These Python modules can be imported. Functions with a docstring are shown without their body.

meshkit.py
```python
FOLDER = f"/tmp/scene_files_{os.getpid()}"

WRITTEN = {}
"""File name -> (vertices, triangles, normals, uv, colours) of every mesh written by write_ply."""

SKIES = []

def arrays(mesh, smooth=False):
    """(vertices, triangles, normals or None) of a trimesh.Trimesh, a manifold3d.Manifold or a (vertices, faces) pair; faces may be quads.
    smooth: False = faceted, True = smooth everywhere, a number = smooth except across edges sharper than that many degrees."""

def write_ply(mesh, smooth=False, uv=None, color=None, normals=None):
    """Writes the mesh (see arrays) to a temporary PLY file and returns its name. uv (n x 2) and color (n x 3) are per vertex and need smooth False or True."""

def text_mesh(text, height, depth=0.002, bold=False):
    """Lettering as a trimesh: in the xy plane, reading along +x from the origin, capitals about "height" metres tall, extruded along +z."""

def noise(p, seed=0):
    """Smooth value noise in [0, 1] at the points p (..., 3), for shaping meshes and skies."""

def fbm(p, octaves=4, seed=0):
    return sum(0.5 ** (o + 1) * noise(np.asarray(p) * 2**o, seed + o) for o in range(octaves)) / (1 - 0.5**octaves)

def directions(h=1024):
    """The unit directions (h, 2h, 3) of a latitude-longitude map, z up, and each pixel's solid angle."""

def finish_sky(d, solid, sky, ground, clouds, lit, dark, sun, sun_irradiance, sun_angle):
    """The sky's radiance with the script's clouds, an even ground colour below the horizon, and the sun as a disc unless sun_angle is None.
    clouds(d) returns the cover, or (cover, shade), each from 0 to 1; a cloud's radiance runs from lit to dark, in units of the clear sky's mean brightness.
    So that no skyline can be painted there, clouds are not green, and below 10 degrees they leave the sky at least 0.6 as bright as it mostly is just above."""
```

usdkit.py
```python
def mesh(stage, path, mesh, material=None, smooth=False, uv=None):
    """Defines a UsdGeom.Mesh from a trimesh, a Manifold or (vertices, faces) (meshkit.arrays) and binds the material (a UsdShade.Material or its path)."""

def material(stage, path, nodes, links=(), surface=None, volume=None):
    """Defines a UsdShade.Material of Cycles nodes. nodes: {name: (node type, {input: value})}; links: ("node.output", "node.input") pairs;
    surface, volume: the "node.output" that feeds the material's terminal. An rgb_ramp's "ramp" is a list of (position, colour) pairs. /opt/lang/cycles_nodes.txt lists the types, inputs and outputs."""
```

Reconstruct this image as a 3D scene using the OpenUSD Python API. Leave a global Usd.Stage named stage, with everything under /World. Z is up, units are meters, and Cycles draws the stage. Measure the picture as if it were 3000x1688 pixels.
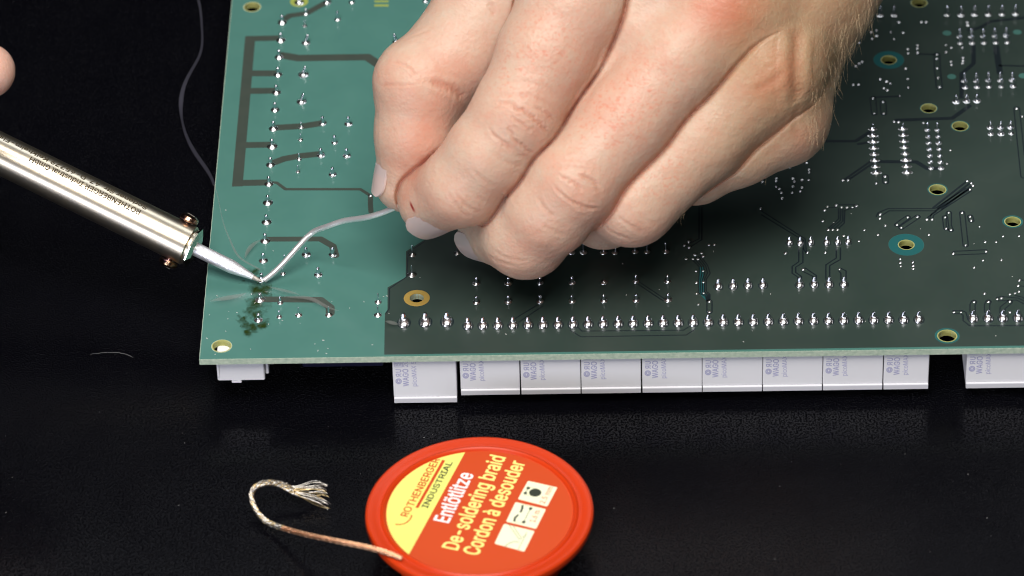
import math, random
import numpy as np, trimesh, usdkit, meshkit
from pxr import Usd, UsdGeom, UsdLux, UsdShade, Gf, Sdf, Vt
from shapely.geometry import Polygon, LineString, Point, box as sbox
from shapely.ops import unary_union
from shapely import affinity
from scipy.spatial import cKDTree
rng = np.random.default_rng(7); random.seed(7)
stage = Usd.Stage.CreateInMemory()
UsdGeom.SetStageUpAxis(stage, UsdGeom.Tokens.z); UsdGeom.SetStageMetersPerUnit(stage, 1.0)
UsdGeom.Xform.Define(stage, '/World')
A = np.array
# ------------------------------------------------------------------ camera (millimetres; board frame: x along its front edge, y away, z up, table at z = 0)
ZB = 15.5                      # upper face of the circuit board
F, EL, YAW, ROLL, TX, TY, DIST = 13170.27, .670480375, -.0230618, -.02845425, 10.0921, 13.92815, 1059.92
FW = A([math.sin(YAW)*math.cos(EL), math.cos(YAW)*math.cos(EL), -math.sin(EL)])
_r = A([math.cos(YAW), -math.sin(YAW), 0]); _u = np.cross(_r, FW)
RT = math.cos(ROLL)*_r + math.sin(ROLL)*_u; UP = -math.sin(ROLL)*_r + math.cos(ROLL)*_u
CAM = A([TX, TY, ZB]) - FW*DIST
cam = UsdGeom.Camera.Define(stage, '/World/camera')
cam.CreateHorizontalApertureAttr(36.0); cam.CreateVerticalApertureAttr(36.0*1688/3000)
cam.CreateFocalLengthAttr(36.0*F/3000); cam.CreateClippingRangeAttr(Gf.Vec2f(.05, 50))
cam.CreateFStopAttr(18.0)
M = Gf.Matrix4d(*[float(x) for x in (*RT, 0, *UP, 0, *(-FW), 0, *(CAM*.001), 1)])
cam.AddTransformOp().Set(M)
cam.CreateExposureAttr(0.0)
# ------------------------------------------------------------------ lamps
def rect_light(name, pos, target, w, h, intensity, color):
    l = UsdLux.RectLight.Define(stage, '/World/'+name)
    pos = A(pos, float); z = pos - A(target, float); z /= np.linalg.norm(z)
    x = np.cross([0, 0, 1], z); x = x/np.linalg.norm(x) if np.linalg.norm(x) > 1e-6 else A([1., 0, 0]); y = np.cross(z, x)
    l.AddTransformOp().Set(Gf.Matrix4d(*[float(v) for v in (*x, 0, *y, 0, *z, 0, *(pos*.001), 1)]))
    l.CreateWidthAttr(w*.001); l.CreateHeightAttr(h*.001); l.CreateIntensityAttr(intensity); l.CreateColorAttr(Gf.Vec3f(*color))
def on_dome(az, el, d): a, e = math.radians(az), math.radians(el); return (40+d*math.sin(a)*math.cos(e), 20-d*math.cos(a)*math.cos(e), 15+d*math.sin(e))
rect_light('key_softbox', on_dome(-14, 66, 950), (40, 20, 15), 620, 560, 11.5, (1, .955, .90))
rect_light('front_fill_lamp', on_dome(-28, 9, 1000), (40, 0, 15), 420, 190, 15., (.84, .87, 1.0))
rect_light('back_softbox', on_dome(172, 58, 1100), (40, 20, 15), 900, 300, 3.2, (.93, .97, 1.0))
# ------------------------------------------------------------------ pixel of the 3000 x 1688 photograph -> point in the place
def ray(px, py):
    d = FW + RT*((px-1500)/F) + UP*((844-py)/F); return d
def P(px, py, z=ZB):
    d = ray(px, py); return CAM + d*((z-CAM[2])/d[2])
def PY(px, py, y):
    d = ray(px, py); return CAM + d*((y-CAM[1])/d[1])
def proj(p):
    d = A(p)-CAM; z = d@FW; return np.stack([1500+F*(d@RT)/z, 844-F*(d@UP)/z], -1)
cam.CreateFocusDistanceAttr(float((P(900, 800)-CAM)@FW)*.001)
# zoom windows used while measuring: origin and scale
ZO = dict(A=(600, 0, 2.4154), B=(550, 560, 2.264), C=(2200, 0, 2.415), D=(2000, 550, 2.229), E=(1100, 700, 2.576), F=(1700, 0, 1.7247), G=(1050, 0, 1.725),
          S=(1000, 1250, 3.22), W=(650, 1350, 4.287), I=(0, 360, 3.019), K=(0, 0, 2.588), T=(1150, 1330, 5.366), Q=(1440, 1400, 6.0375), R=(2500, 550, 3.22))
def z2s(k, x, y):
    o = ZO[k]; return o[0]+x/o[2], o[1]+y/o[2]
def B2(k, x, y, z=ZB): return P(*z2s(k, x, y), z)[:2]
# ------------------------------------------------------------------ materials
def mat(name, color=(.5, .5, .5), rough=.5, metal=0., spec=.5, nodes=None, links=None, **kw):
    n = {'p': ('principled_bsdf', dict(base_color=color, roughness=rough, metallic=metal, specular_ior_level=spec, **kw))}
    n.update(nodes or {})
    return usdkit.material(stage, '/World/Looks/'+name, n, links or [], surface='p.BSDF')
def bumped(name, color, rough, scale, dist, strength=.5, metal=0., spec=.5, vary=.0, detail=3., col2=None, cscale=None, **kw):
    nodes = {'g': ('geometry', {}), 'n': ('noise_texture', dict(scale=scale, detail=detail)), 'b': ('bump', dict(strength=strength, distance=dist))}
    links = [('g.position', 'n.vector'), ('n.fac', 'b.height'), ('b.normal', 'p.normal')]
    if col2 is not None:
        nodes['n2'] = ('noise_texture', dict(scale=cscale or scale*.3, detail=4.)); nodes['r'] = ('rgb_ramp', {'ramp': [(.32, color), (.68, col2)]})
        links += [('g.position', 'n2.vector'), ('n2.fac', 'r.fac'), ('r.color', 'p.base_color')]
    return mat(name, color, rough, metal, spec, nodes, links, **kw)
MT = {}
MT['table'] = mat('black_laminate', (.0018, .0018, .0034), .2, 0., .23, {'g': ('geometry', {}), 'n': ('noise_texture', dict(scale=2100, detail=1.5)), 'r': ('rgb_ramp', {'ramp': [(.50, (0,)*3), (.72, (1,)*3)]}),
    'n2': ('noise_texture', dict(scale=60, detail=3.)), 'm2': ('map_range', dict(from_min=.3, from_max=.7, to_min=.19, to_max=.22)), 'b': ('bump', dict(strength=1., distance=.0008))},
    [('g.position', 'n.vector'), ('g.position', 'n2.vector'), ('n2.fac', 'm2.value'), ('m2.result', 'p.roughness'), ('n.fac', 'r.fac'), ('r.color', 'b.height'), ('b.normal', 'p.normal')])
MT['mask'] = bumped('green_solder_mask', (.068, .188, .162), .2, 700, .00004, .3, col2=(.078, .206, .177), cscale=90, spec=.5)
MT['pour'] = bumped('green_mask_over_copper', (.034, .054, .047), .2, 600, .00003, .3, col2=(.043, .063, .055), cscale=60, spec=.5)
MT['trace'] = bumped('mask_over_copper_track', (.050, .066, .055), .22, 600, .00003, .3, col2=(.058, .072, .060), cscale=200)
MT['gap'] = mat('dark_isolation_gap', (.013, .021, .026), .25)
MT['teal'] = mat('bare_mask_ring', (.022, .125, .130), .2)
MT['fr4'] = bumped('glass_fibre_edge', (.36, .46, .36), .75, 1500, .0002, .5, col2=(.50, .58, .46), cscale=1200)
MT['hole'] = bumped('glass_fibre_bore', (.35, .36, .10), .6, 1500, .0002, .4, col2=(.45, .45, .17), cscale=900)
MT['solder'] = bumped('solder_tin', (.90, .90, .93), .27, 900, .00012, .35, metal=1.)
MT['pin'] = mat('tinned_pin', (.80, .82, .90), .2, 1.)
MT['gold'] = bumped('gold_plated_ring', (.70, .47, .12), .5, 1500, .0001, .4, metal=.75)
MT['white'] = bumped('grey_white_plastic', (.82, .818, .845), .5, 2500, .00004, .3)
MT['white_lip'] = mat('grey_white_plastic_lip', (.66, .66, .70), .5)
MT['lav'] = mat('moulded_lettering', (.42, .42, .60), .5)
MT['navy'] = mat('navy_plastic', (.008, .008, .035), .4)
MT['steel'] = bumped('brushed_steel_tube', (.71, .62, .47), .31, 2600, .00002, .3, metal=1., col2=(.58, .53, .45), cscale=500)
MT['engrave'] = mat('engraved_lettering', (.05, .035, .014), .7)
MT['collar'] = mat('bright_collar', (.70, .70, .60), .16, 1.)
MT['brass'] = bumped('heat_tinted_screw', (.55, .33, .16), .22, 900, .0004, .5, metal=1., col2=(.20, .12, .17), cscale=500)
MT['tip'] = bumped('tinned_iron_tip', (.78, .77, .80), .42, 1800, .0002, .5, metal=.75)
MT['char'] = bumped('charred_tip_end', (.10, .085, .07), .5, 1500, .0003, .6, metal=.5, col2=(.55, .52, .46), cscale=1300)
MT['wire'] = mat('solder_wire_tin', (.93, .92, .94), .35, .75)
MT['red'] = bumped('orange_red_plastic', (.56, .040, .005), .36, 900, .00002, .3, spec=.28)
MT['redlabel'] = mat('red_label_print', (.56, .060, .007), .5, spec=.3)
MT['yellow'] = mat('yellow_label_print', (.80, .81, .19), .5, spec=.3)
MT['yellowtext'] = mat('yellow_lettering', (.88, .84, .24), .42)
MT['whitetext'] = mat('white_lettering', (.90, .88, .88), .42)
MT['cream'] = mat('cream_pictogram_print', (.86, .88, .62), .42)
MT['greytext'] = mat('grey_line_print', (.30, .33, .20), .5)
MT['blacktext'] = mat('black_lettering', (.015, .025, .012), .5)
MT['copper'] = bumped('copper_strand', (.86, .50, .30), .34, 2500, .0002, .5, metal=1.)
MT['brassy'] = bumped('brassy_strand', (.55, .42, .22), .35, 2500, .0002, .5, metal=1.)
MT['silver'] = bumped('tinned_strand', (.72, .68, .62), .3, 2500, .0002, .5, metal=1.)
MT['nail'] = bumped('finger_nail', (.66, .485, .43), .30, 900, .00004, .3, subsurface_weight=.3, subsurface_radius=(.6, .25, .15), subsurface_scale=.003)
MT['nailedge'] = mat('nail_free_edge', (.66, .58, .45), .4)
MT['silk'] = mat('yellow_silk_print', (.30, .36, .07), .5)
MT['flux'] = usdkit.material(stage, '/World/Looks/flux_residue', {
    'g': ('geometry', {}), 'n': ('noise_texture', dict(scale=500, detail=5.)), 'r': ('rgb_ramp', {'ramp': [(.30, (.35,)*3), (.62, (1.,)*3)]}), 'a': ('attribute', dict(attribute='tone')), 'mu': ('math', dict(math_type='multiply')),
    'p': ('principled_bsdf', dict(base_color=(.022, .042, .005), roughness=.18)), 't': ('transparent_bsdf', {}), 'm': ('mix_closure', {})},
    [('g.position', 'n.vector'), ('n.fac', 'r.fac'), ('r.color', 'mu.value1'), ('a.fac', 'mu.value2'), ('mu.value', 'm.fac'), ('t.BSDF', 'm.closure1'), ('p.BSDF', 'm.closure2')], surface='m.closure')
MT['smoke'] = usdkit.material(stage, '/World/Looks/solder_smoke', {'v': ('principled_volume', dict(color=(.74, .72, .92), density=100., anisotropy=.1))}, [], volume='v.volume')
MT['wisp'] = usdkit.material(stage, '/World/Looks/thin_smoke', {'v': ('principled_volume', dict(color=(.95, .97, .9), density=800., anisotropy=.1))}, [], volume='v.volume')
MT['skin'] = mat('skin', (.6, .4, .33), .46, 0., .38, {
    'a': ('attribute', dict(attribute='tone')), 'g': ('geometry', {}),
    'n1': ('noise_texture', dict(scale=1000, detail=4.)), 'v': ('voronoi_texture', dict(scale=1500, randomness=1.)),
    'mx': ('math', dict(math_type='multiply_add', value2=.6)), 'b': ('bump', dict(strength=.35, distance=.0003))},
    [('a.color', 'p.base_color'), ('g.position', 'n1.vector'), ('g.position', 'v.vector'), ('v.distance', 'mx.value1'), ('n1.fac', 'mx.value3'), ('mx.value', 'b.height'), ('b.normal', 'p.normal')],
    subsurface_weight=.35, subsurface_radius=(1.0, .46, .30), subsurface_scale=.0016)
MT['hair'] = mat('fair_hair', (.55, .40, .24), .4)
MT['lint'] = mat('pale_lint', (.7, .7, .68), .7)
# ------------------------------------------------------------------ object helpers
_names = {}
def numbered(parent, name):
    k = (parent, name); i = _names.get(k, 0); _names[k] = i+1
    return parent+'/'+(name if i == 0 else f'{name}_{i:03d}')
def path(p): return '/World' if p is None else str(p.GetPath())
def tag(o, label=None, cat=None, group=None, kind=None):
    p = o.GetPrim() if hasattr(o, 'GetPrim') else o
    for k, v in (('label', label), ('category', cat), ('group', group), ('kind', kind)):
        if v: p.SetCustomDataByKey(k, v)
    return p
def thing(name, label, cat, loc=(0, 0, 0)):
    x = UsdGeom.Xform.Define(stage, numbered('/World', name)); x.AddTranslateOp().Set(Gf.Vec3d(*[float(v)*.001 for v in loc]))
    p = tag(x, label, cat); _loc[str(p.GetPath())] = A(loc, float); return p
_loc = {}
def base_of(prim):
    s = str(prim.GetPath())
    return _loc.get('/'.join(s.split('/')[:3]), np.zeros(3))
def obj(name, mesh, m, parent=None, smooth=False, label=None, color=None):
    """One Mesh prim; the geometry is given in millimetres of the whole place."""
    v, f = (mesh.vertices, mesh.faces) if hasattr(mesh, 'vertices') else mesh
    v = A(v, float)
    if parent is not None: v = v-base_of(parent)
    me = usdkit.mesh(stage, numbered(path(parent), name), (v*.001, f), MT[m], smooth=smooth)
    if color is not None:
        UsdGeom.PrimvarsAPI(me).CreatePrimvar('tone', Sdf.ValueTypeNames.Color3fArray, 'vertex').Set(Vt.Vec3fArray.FromNumpy(color.astype(np.float32)))
    if label: me.GetPrim().SetCustomDataByKey('label', label)
    return me.GetPrim()
def cat_(l): return trimesh.util.concatenate(l)
def extrude(poly, z0, z1):
    out = []
    for g in getattr(poly, 'geoms', [poly]):
        if g.is_empty or g.area < 1e-6: continue
        m = trimesh.creation.extrude_polygon(g, z1-z0, engine='earcut'); m.apply_translation([0, 0, z0]); out.append(m)
    return cat_(out)
def bx(x0, x1, y0, y1, z0, z1, bev=0.):
    if bev <= 0:
        m = trimesh.creation.box([x1-x0, y1-y0, z1-z0]); m.apply_translation([(x0+x1)/2, (y0+y1)/2, (z0+z1)/2]); return m
    pts = []
    for sx in (0, 1):
        for sy in (0, 1):
            for sz in (0, 1):
                c = A([(x0, x1)[sx], (y0, y1)[sy], (z0, z1)[sz]], float); s = A([1-2*sx, 1-2*sy, 1-2*sz])*bev
                for k in range(3):
                    q = c+s; q[k] = c[k]; pts.append(q)
    return trimesh.convex.convex_hull(A(pts))
def frame(t):
    t = t/np.linalg.norm(t); h = A([0, 0, 1.]) if abs(t[2]) < .9 else A([1., 0, 0])
    a = np.cross(h, t); a /= np.linalg.norm(a); return a, np.cross(t, a), t
def spline(pts, n):
    from scipy.interpolate import CubicSpline
    pts = A(pts, float); s = np.r_[0, np.cumsum(np.linalg.norm(np.diff(pts[:, :3], axis=0), axis=1))]
    return CubicSpline(s, pts)(np.linspace(0, s[-1], n))
def tube(pts, r, n=10, flat=1.):
    pts = A(pts, float); r = np.broadcast_to(r, len(pts)); T = np.gradient(pts, axis=0); T /= np.linalg.norm(T, axis=1)[:, None]
    a, b, _ = frame(T[0]); v = []
    for p, t, q in zip(pts, T, r):
        a = a-t*(a@t); a /= np.linalg.norm(a); b = np.cross(t, a)
        for k in range(n):
            w = 2*math.pi*k/n; v.append(p+q*(math.cos(w)*a+flat*math.sin(w)*b))
    f = []
    for i in range(len(pts)-1):
        for k in range(n):
            p0, p1 = i*n+k, i*n+(k+1) % n; f += [(p0, p1, p1+n), (p0, p1+n, p0+n)]
    v += [pts[0], pts[-1]]; c0, c1 = len(v)-2, len(v)-1
    for k in range(n): f += [(c0, (k+1) % n, k), (c1, (len(pts)-1)*n+k, (len(pts)-1)*n+(k+1) % n)]
    return trimesh.Trimesh(A(v), A(f), process=False)
def lathe(prof, o, axis=(0, 0, 1), n=20, sx=1., sy=1.):
    """prof: (radius, height along axis) pairs; radius 0 ends close it."""
    ax = A(axis, float); ax /= np.linalg.norm(ax)
    if abs(ax[2]) > .999: a, b = A([1., 0, 0]), A([0, 1., 0])*np.sign(ax[2])
    else: a, b, _ = frame(ax)
    v, f = [], []
    for r, h in prof:
        for k in range(n):
            w = 2*math.pi*k/n; v.append(A(o)+ax*h+max(r, 1e-4)*(sx*math.cos(w)*a+sy*math.sin(w)*b))
    for i in range(len(prof)-1):
        for k in range(n):
            p0, p1 = i*n+k, i*n+(k+1) % n; f += [(p0, p1, p1+n), (p0, p1+n, p0+n)]
    return trimesh.Trimesh(A(v), A(f), process=False)
def text_on(s, o, xdir, ydir, height, length=None, depth=.08, bold=False):
    """Lettering whose baseline starts at o and runs along xdir; length squeezes it to that many millimetres."""
    m = meshkit.text_mesh(s, height, depth, bold); v = m.vertices.copy()
    if length: v[:, 0] *= length/(v[:, 0].max()-v[:, 0].min())
    X, Y = A(xdir, float), A(ydir, float); X /= np.linalg.norm(X); Y = Y-X*(X@Y); Y /= np.linalg.norm(Y); Z = np.cross(X, Y)
    return trimesh.Trimesh(A(o)+v[:, :1]*X+v[:, 1:2]*Y+v[:, 2:]*Z, m.faces, process=False)
def circ(c, r, n=28, ry=None):
    return affinity.scale(Point(c).buffer(1, quad_segs=n//4), r, ry or r)
# ------------------------------------------------------------------ table
tp = obj('table_top', bx(-420, 520, -330, 700, -24, 0), 'table'); tag(tp, 'black fine-grained table top under the whole scene', 'table', kind='structure')
# ------------------------------------------------------------------ circuit board
board = thing('circuit_board', 'green circuit board lying solder side up with tinned joints and white connectors underneath', 'circuit board', (60, 60, 0))
fl = P(583.5, 1052); YF = float(np.mean([fl[1], P(1600, 1043)[1], P(2900, 1019)[1]])); XL = fl[0]
top_l = P(679, 2)
XR, YBK = 225., 168.
outline = Polygon([(XL, YF), (XR, YF), (XR, YBK), (XL+(top_l[0]-XL)*(YBK-YF)/(top_l[1]-YF), YBK)])
holes = []   # (centre, radius, teal ring radius)
def hole(k, x, y, w, ring=0):
    c = B2(k, x, y); e = np.linalg.norm(B2(k, x+w/2, y)-B2(k, x-w/2, y))/2
    holes.append((c, e, e*ring/w if ring else 0))
hole('B', 225, 1028, 120); hole('A', 335, 50, 108)
hole('C', 1190, 20, 105, 125); hole('C', 975, 425, 102, 218); hole('C', 1258, 767, 104, 128); hole('C', 1480, 893, 106, 136); hole('C', 1320, 1342, 112, 144)
hole('D', 2155, 222, 98, 136); hole('D', 1460, 373, 97, 234); hole('D', 1727, 968, 118, 162)
ring_c = B2('E', 312, 448); ring_h = np.linalg.norm(B2('E', 366, 448)-B2('E', 258, 448))/2
sub = outline
for c, r, _ in holes: sub = sub.difference(circ(c, r))
sub = sub.difference(circ(ring_c, ring_h))
# substrate: laminate edge and bores, 1.6 mm
obj('laminate', extrude(sub, ZB-1.6, ZB-.04), 'fr4', board)
msk = outline
for c, r, _ in holes: msk = msk.difference(circ(c, r+.22))
msk = msk.difference(circ(ring_c, ring_h+.1)).buffer(-.12)
obj('solder_mask', extrude(msk, ZB-.06, ZB), 'mask', board)
for c, r, _ in holes:
    obj('hole_lining', lathe([(r-.01, -1.61), (r-.01, .012), (r+.2, .012), (r+.2, -.02)], (c[0], c[1], ZB), n=32), 'hole', board, smooth=40)
pour = Polygon([B2('B', 1303, 1085), B2('B', 1308, 812), B2('B', 1325, 788), B2('B', 1325, 640), B2('B', 1446, 572), B2('B', 1448, 400), B2('B', 1560, 330),
                P(1700, 420)[:2], P(1950, 0)[:2], (P(1950, 0)[0], YBK-1), (XR-1.0, YBK-1), P(3060, 1012)[:2]])
pour_all = pour
for c, r, t in holes:
    if t: pour = pour.difference(circ(c, t))
for k, x, y in (('C', 1387, 235), ('C', 1885, 228), ('C', 1420, 543), ('C', 1925, 537)): pour = pour.difference(circ(B2(k, x, y), 1.1))
pour = pour.difference(circ(ring_c, ring_h+.6)); pour = pour.intersection(outline.buffer(-.5))
obj('copper_pour', extrude(pour, ZB-.02, ZB+.03), 'pour', board)
for c, r, t in holes:
    if t: obj('clearance_ring', extrude(circ(c, t-.05).difference(circ(c, r+.25)), ZB-.02, ZB+.012), 'teal', board)
obj('plated_ring', lathe([(ring_h, -1.6), (ring_h, .10), (ring_h+1.25, .10), (ring_h*1.82, .06), (ring_h*1.82, 0)], (*ring_c, ZB), n=40), 'gold', board, smooth=40)
# wide copper tracks under the mask on the green side
def line_mm(k, pts): return [tuple(B2(k, *p)) for p in pts]
def track(k, pts, w, cap=2, extra=()):
    sc = np.linalg.norm(B2(k, pts[0][0]+100, pts[0][1])-B2(k, *pts[0]))/100
    g = [LineString(line_mm(k, pts)).buffer(w*sc/2, cap_style=cap, join_style=1)]
    for p2, w2 in extra: g.append(LineString(line_mm(k, p2)).buffer(w2*sc/2, cap_style=2, join_style=1))
    return obj('trace', extrude(unary_union(g).difference(pour_all), ZB-.02, ZB+.045), 'trace', board)
track('A', [(545, 150), (600, 112), (720, 95), (870, 12)], 52, 1)
track('A', [(322, 258), (230, 1320)], 72, 2, (([(290, 275), (540, 270)], 62), ([(300, 520), (520, 520)], 68), ([(290, 645), (510, 643)], 68), ([(250, 1028), (480, 1025)], 66), ([(200, 1297), (455, 1292)], 66)))
track('A', [(545, 392), (620, 405), (660, 412), (1150, 405), (1255, 475)], 76, 1)
track('A', [(495, 905), (700, 893), (830, 872)], 66, 1)
track('A', [(480, 1155), (560, 1125), (670, 1105), (815, 1090)], 64, 1)
track('A', [(470, 1290), (510, 1295), (572, 1340), (1100, 1340), (1172, 1385)], 26, 1)
track('A', [(1172, 1387), (1172, 1449), (1176, 1500)], 36, 1)
track('B', [(520, 320), (880, 318), (962, 365), (980, 428)], 50, 1)
track('B', [(490, 718), (880, 722), (945, 772), (945, 812)], 58, 1)
# thin dark isolation gaps in the copper pour: tracks show as pairs of dark lines
def gap(k, pts, w=.17):
    obj('trace', extrude(LineString(line_mm(k, pts)).buffer(w, cap_style=1, join_style=1), ZB, ZB+.05), 'gap', board)
def pair(k, pts, sep, w=.15):
    c = LineString(line_mm(k, pts)); b = c.buffer(sep+w, join_style=1).difference(c.buffer(sep-w, join_style=1))
    obj('trace', extrude(b, ZB, ZB+.05), 'gap', board)
def zz(p, q): return [z2s(p, *q)]
for pts in ([(510, 150), (800, 335), (808, 425)], [(515, 178), (790, 347), (790, 400), (806, 430)], [(758, 395), (758, 485), (715, 515), (715, 560), (752, 585), (752, 600)],
            [(785, 395), (785, 490), (738, 520), (738, 555), (775, 580), (775, 600)], [(800, 525), (873, 575), (873, 605)], [(785, 548), (850, 580), (850, 605)],
            [(1003, 395), (1003, 460), (935, 505), (935, 600)], [(1030, 395), (1030, 470), (960, 510), (960, 600)], [(1035, 528), (1067, 545), (1067, 600)], [(1020, 545), (1033, 560), (1033, 600)],
            [(945, 132), (1000, 130), (1010, 112), (1130, 112)], [(1018, 135), (1018, 205), (950, 268)], [(1032, 140), (1030, 215), (968, 268)], [(1045, 140), (1045, 220), (990, 270)], [(1058, 150), (1055, 232), (1012, 272)], [(1058, 150), (1135, 125)],
            [(1265, 190), (1275, 165), (1340, 138), (1645, 138), (1850, 5)], [(1305, 180), (1348, 152), (1648, 152), (1872, 8)], [(1655, 158), (1605, 190), (1596, 205)], [(1885, 22), (1640, 180), (1632, 205)], [(1870, 15), (1625, 172), (1612, 205)],
            [(1768, 441), (1983, 432)], [(1768, 417), (1983, 406)], [(1765, 804), (1825, 804), (1850, 815), (1862, 862)], [(1765, 824), (1815, 824), (1830, 832), (1832, 870), (1875, 903), (2290, 901)],
            [(2290, 770), (2190, 722), (2085, 712), (2050, 718)], [(2290, 790), (2180, 735), (2060, 740)], [(2290, 755), (2215, 715), (2170, 705)], [(2200, 605), (2290, 605)], [(2192, 640), (2290, 655)],
            [(125, 130), (125, 340), (48, 390)], [(107, 130), (107, 335), (15, 380)]):
    gap('D', pts)
for pts, s in (([(1400, 243), (1470, 194)], .62), ([(1428, 262), (1534, 191)], .62), ([(1713, 194), (1722, 267)], .62), ([(1738, 165), (1738, 250), (1752, 277)], .62), ([(1825, 165), (1848, 377)], .62), ([(1878, 190), (1885, 216)], .62),
               ([(1893, 810), (1893, 765), (1903, 747)], .6), ([(1988, 810), (1988, 765), (1997, 745)], .6), ([(2087, 815), (2090, 785), (2137, 747)], .6), ([(175, 745), (175, 812)], .6)):
    pair('D', pts, s)
for i in range(5):
    gap('D', [(60+i*14, 470-i*6), (108+i*14, 518-i*2), (108+i*18, 560), (106+i*12, 600), (106+i*12, 690-i*3), (150+i*7, 712-i*4), (155+i*6, 742)], .13)
obj('clearance_ring', extrude(Polygon(line_mm('D', [(104, 520), (134, 520), (140, 690), (172, 715), (172, 740), (150, 735), (112, 695)])), ZB, ZB+.036), 'teal', board)
for pts in ([(1220, 500), (1050, 605)], [(1260, 510), (1080, 630)], [(1985, 322), (2185, 455)], [(1985, 345), (2170, 468)], [(1470, 690), (1550, 740), (2345, 727), (2415, 680)], [(1530, 670), (1558, 697), (2325, 690), (2380, 655)],
            [(370, 22), (246, 102), (238, 286), (106, 376), (103, 530), (80, 560)]):
    gap('E', pts, .14)
for pts, s in (([(862, 697), (873, 803)], .7), ([(934, 723), (940, 803)], .7), ([(1316, 388), (1318, 485), (1333, 618)], .75), ([(1880, 770), (1930, 1249)], .7), ([(950, 1250), (953, 1290)], .7)):
    pair('C', pts, s)
for pts, w in (([(1990, 120), (1700, 152), (1610, 200), (1540, 215)], .5), ([(1575, 330), (1575, 450), (1490, 525), (1490, 690)], .55), ([(1722, 330), (1750, 520)], .4), ([(1745, 330), (1772, 520)], .4), ([(1545, 752), (1425, 838), (1030, 852)], .6),
               ([(420, 1000), (740, 1000), (840, 935)], .5), ([(760, 1020), (842, 1008)], .4), ([(900, 1145), (1170, 1147), (1250, 1195), (1335, 1192)], .6), ([(850, 1140), (655, 1277)], .3), ([(865, 1155), (685, 1277)], .3),
               ([(1530, 1282), (1290, 1470)], .28), ([(1545, 1300), (1320, 1475)], .28), ([(1560, 1318), (1350, 1480)], .28), ([(1990, 470), (1760, 465)], .3), ([(1180, 382), (1318, 388)], .3), ([(863, 690), (1053, 682)], .3)):
    gap('C', pts, w)
# ---- solder joints: a cone of solder with its pin, each joint a part, the pin its sub-part
def joint(c, r, h, pin_r, pin_h, n=14, sx=1., sy=1., tilt=(0, 0), kind='cone'):
    c = A([c[0], c[1], ZB+.03]); j = 1+.08*rng.standard_normal()
    if kind == 'cone': prof = [(r, 0), (r*.98, .10), (r*.80, .22*h), (r*.52, .45*h), (r*.36, .72*h), (pin_r*1.02, h)]
    elif kind == 'mound': prof = [(r, 0), (r*.99, .15*h), (r*.90, .45*h), (r*.70, .75*h), (r*.42, .93*h), (0, h)]
    else: prof = [(r, 0), (r*.97, .07), (r*.72, .35*h), (pin_r*1.25, h), (pin_r*.9, h+.05)]
    m = lathe(prof, c, n=n, sx=sx*j, sy=sy*j)
    s = obj('solder_joint', m, 'solder', board, smooth=50)
    if pin_h > 0:
        d = A([tilt[0], tilt[1], 1.]); d /= np.linalg.norm(d)
        pp = [(pin_r, -.1), (pin_r, pin_h*.72), (pin_r*.86, pin_h*.9), (pin_r*.45, pin_h), (0, pin_h+.02)]
        obj('pin', lathe(pp, c+A([0, 0, h*.55]), d, n=8), 'pin', s, smooth=40)
    return s
colpx = [(827, 66), (822.7, 118), (818, 168), (814.5, 219), (810, 271), (806, 322), (801.6, 377), (797.5, 429), (793, 483), (788, 539), (785, 594), (781, 651), (777, 706), (771.7, 764), (766.5, 819), (762, 878), (757.6, 938)]
for i, p in enumerate(colpx): joint(P(*p), 1.22, 1.25, .46, 1.55 if i < 14 else 1.15, 18)
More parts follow.
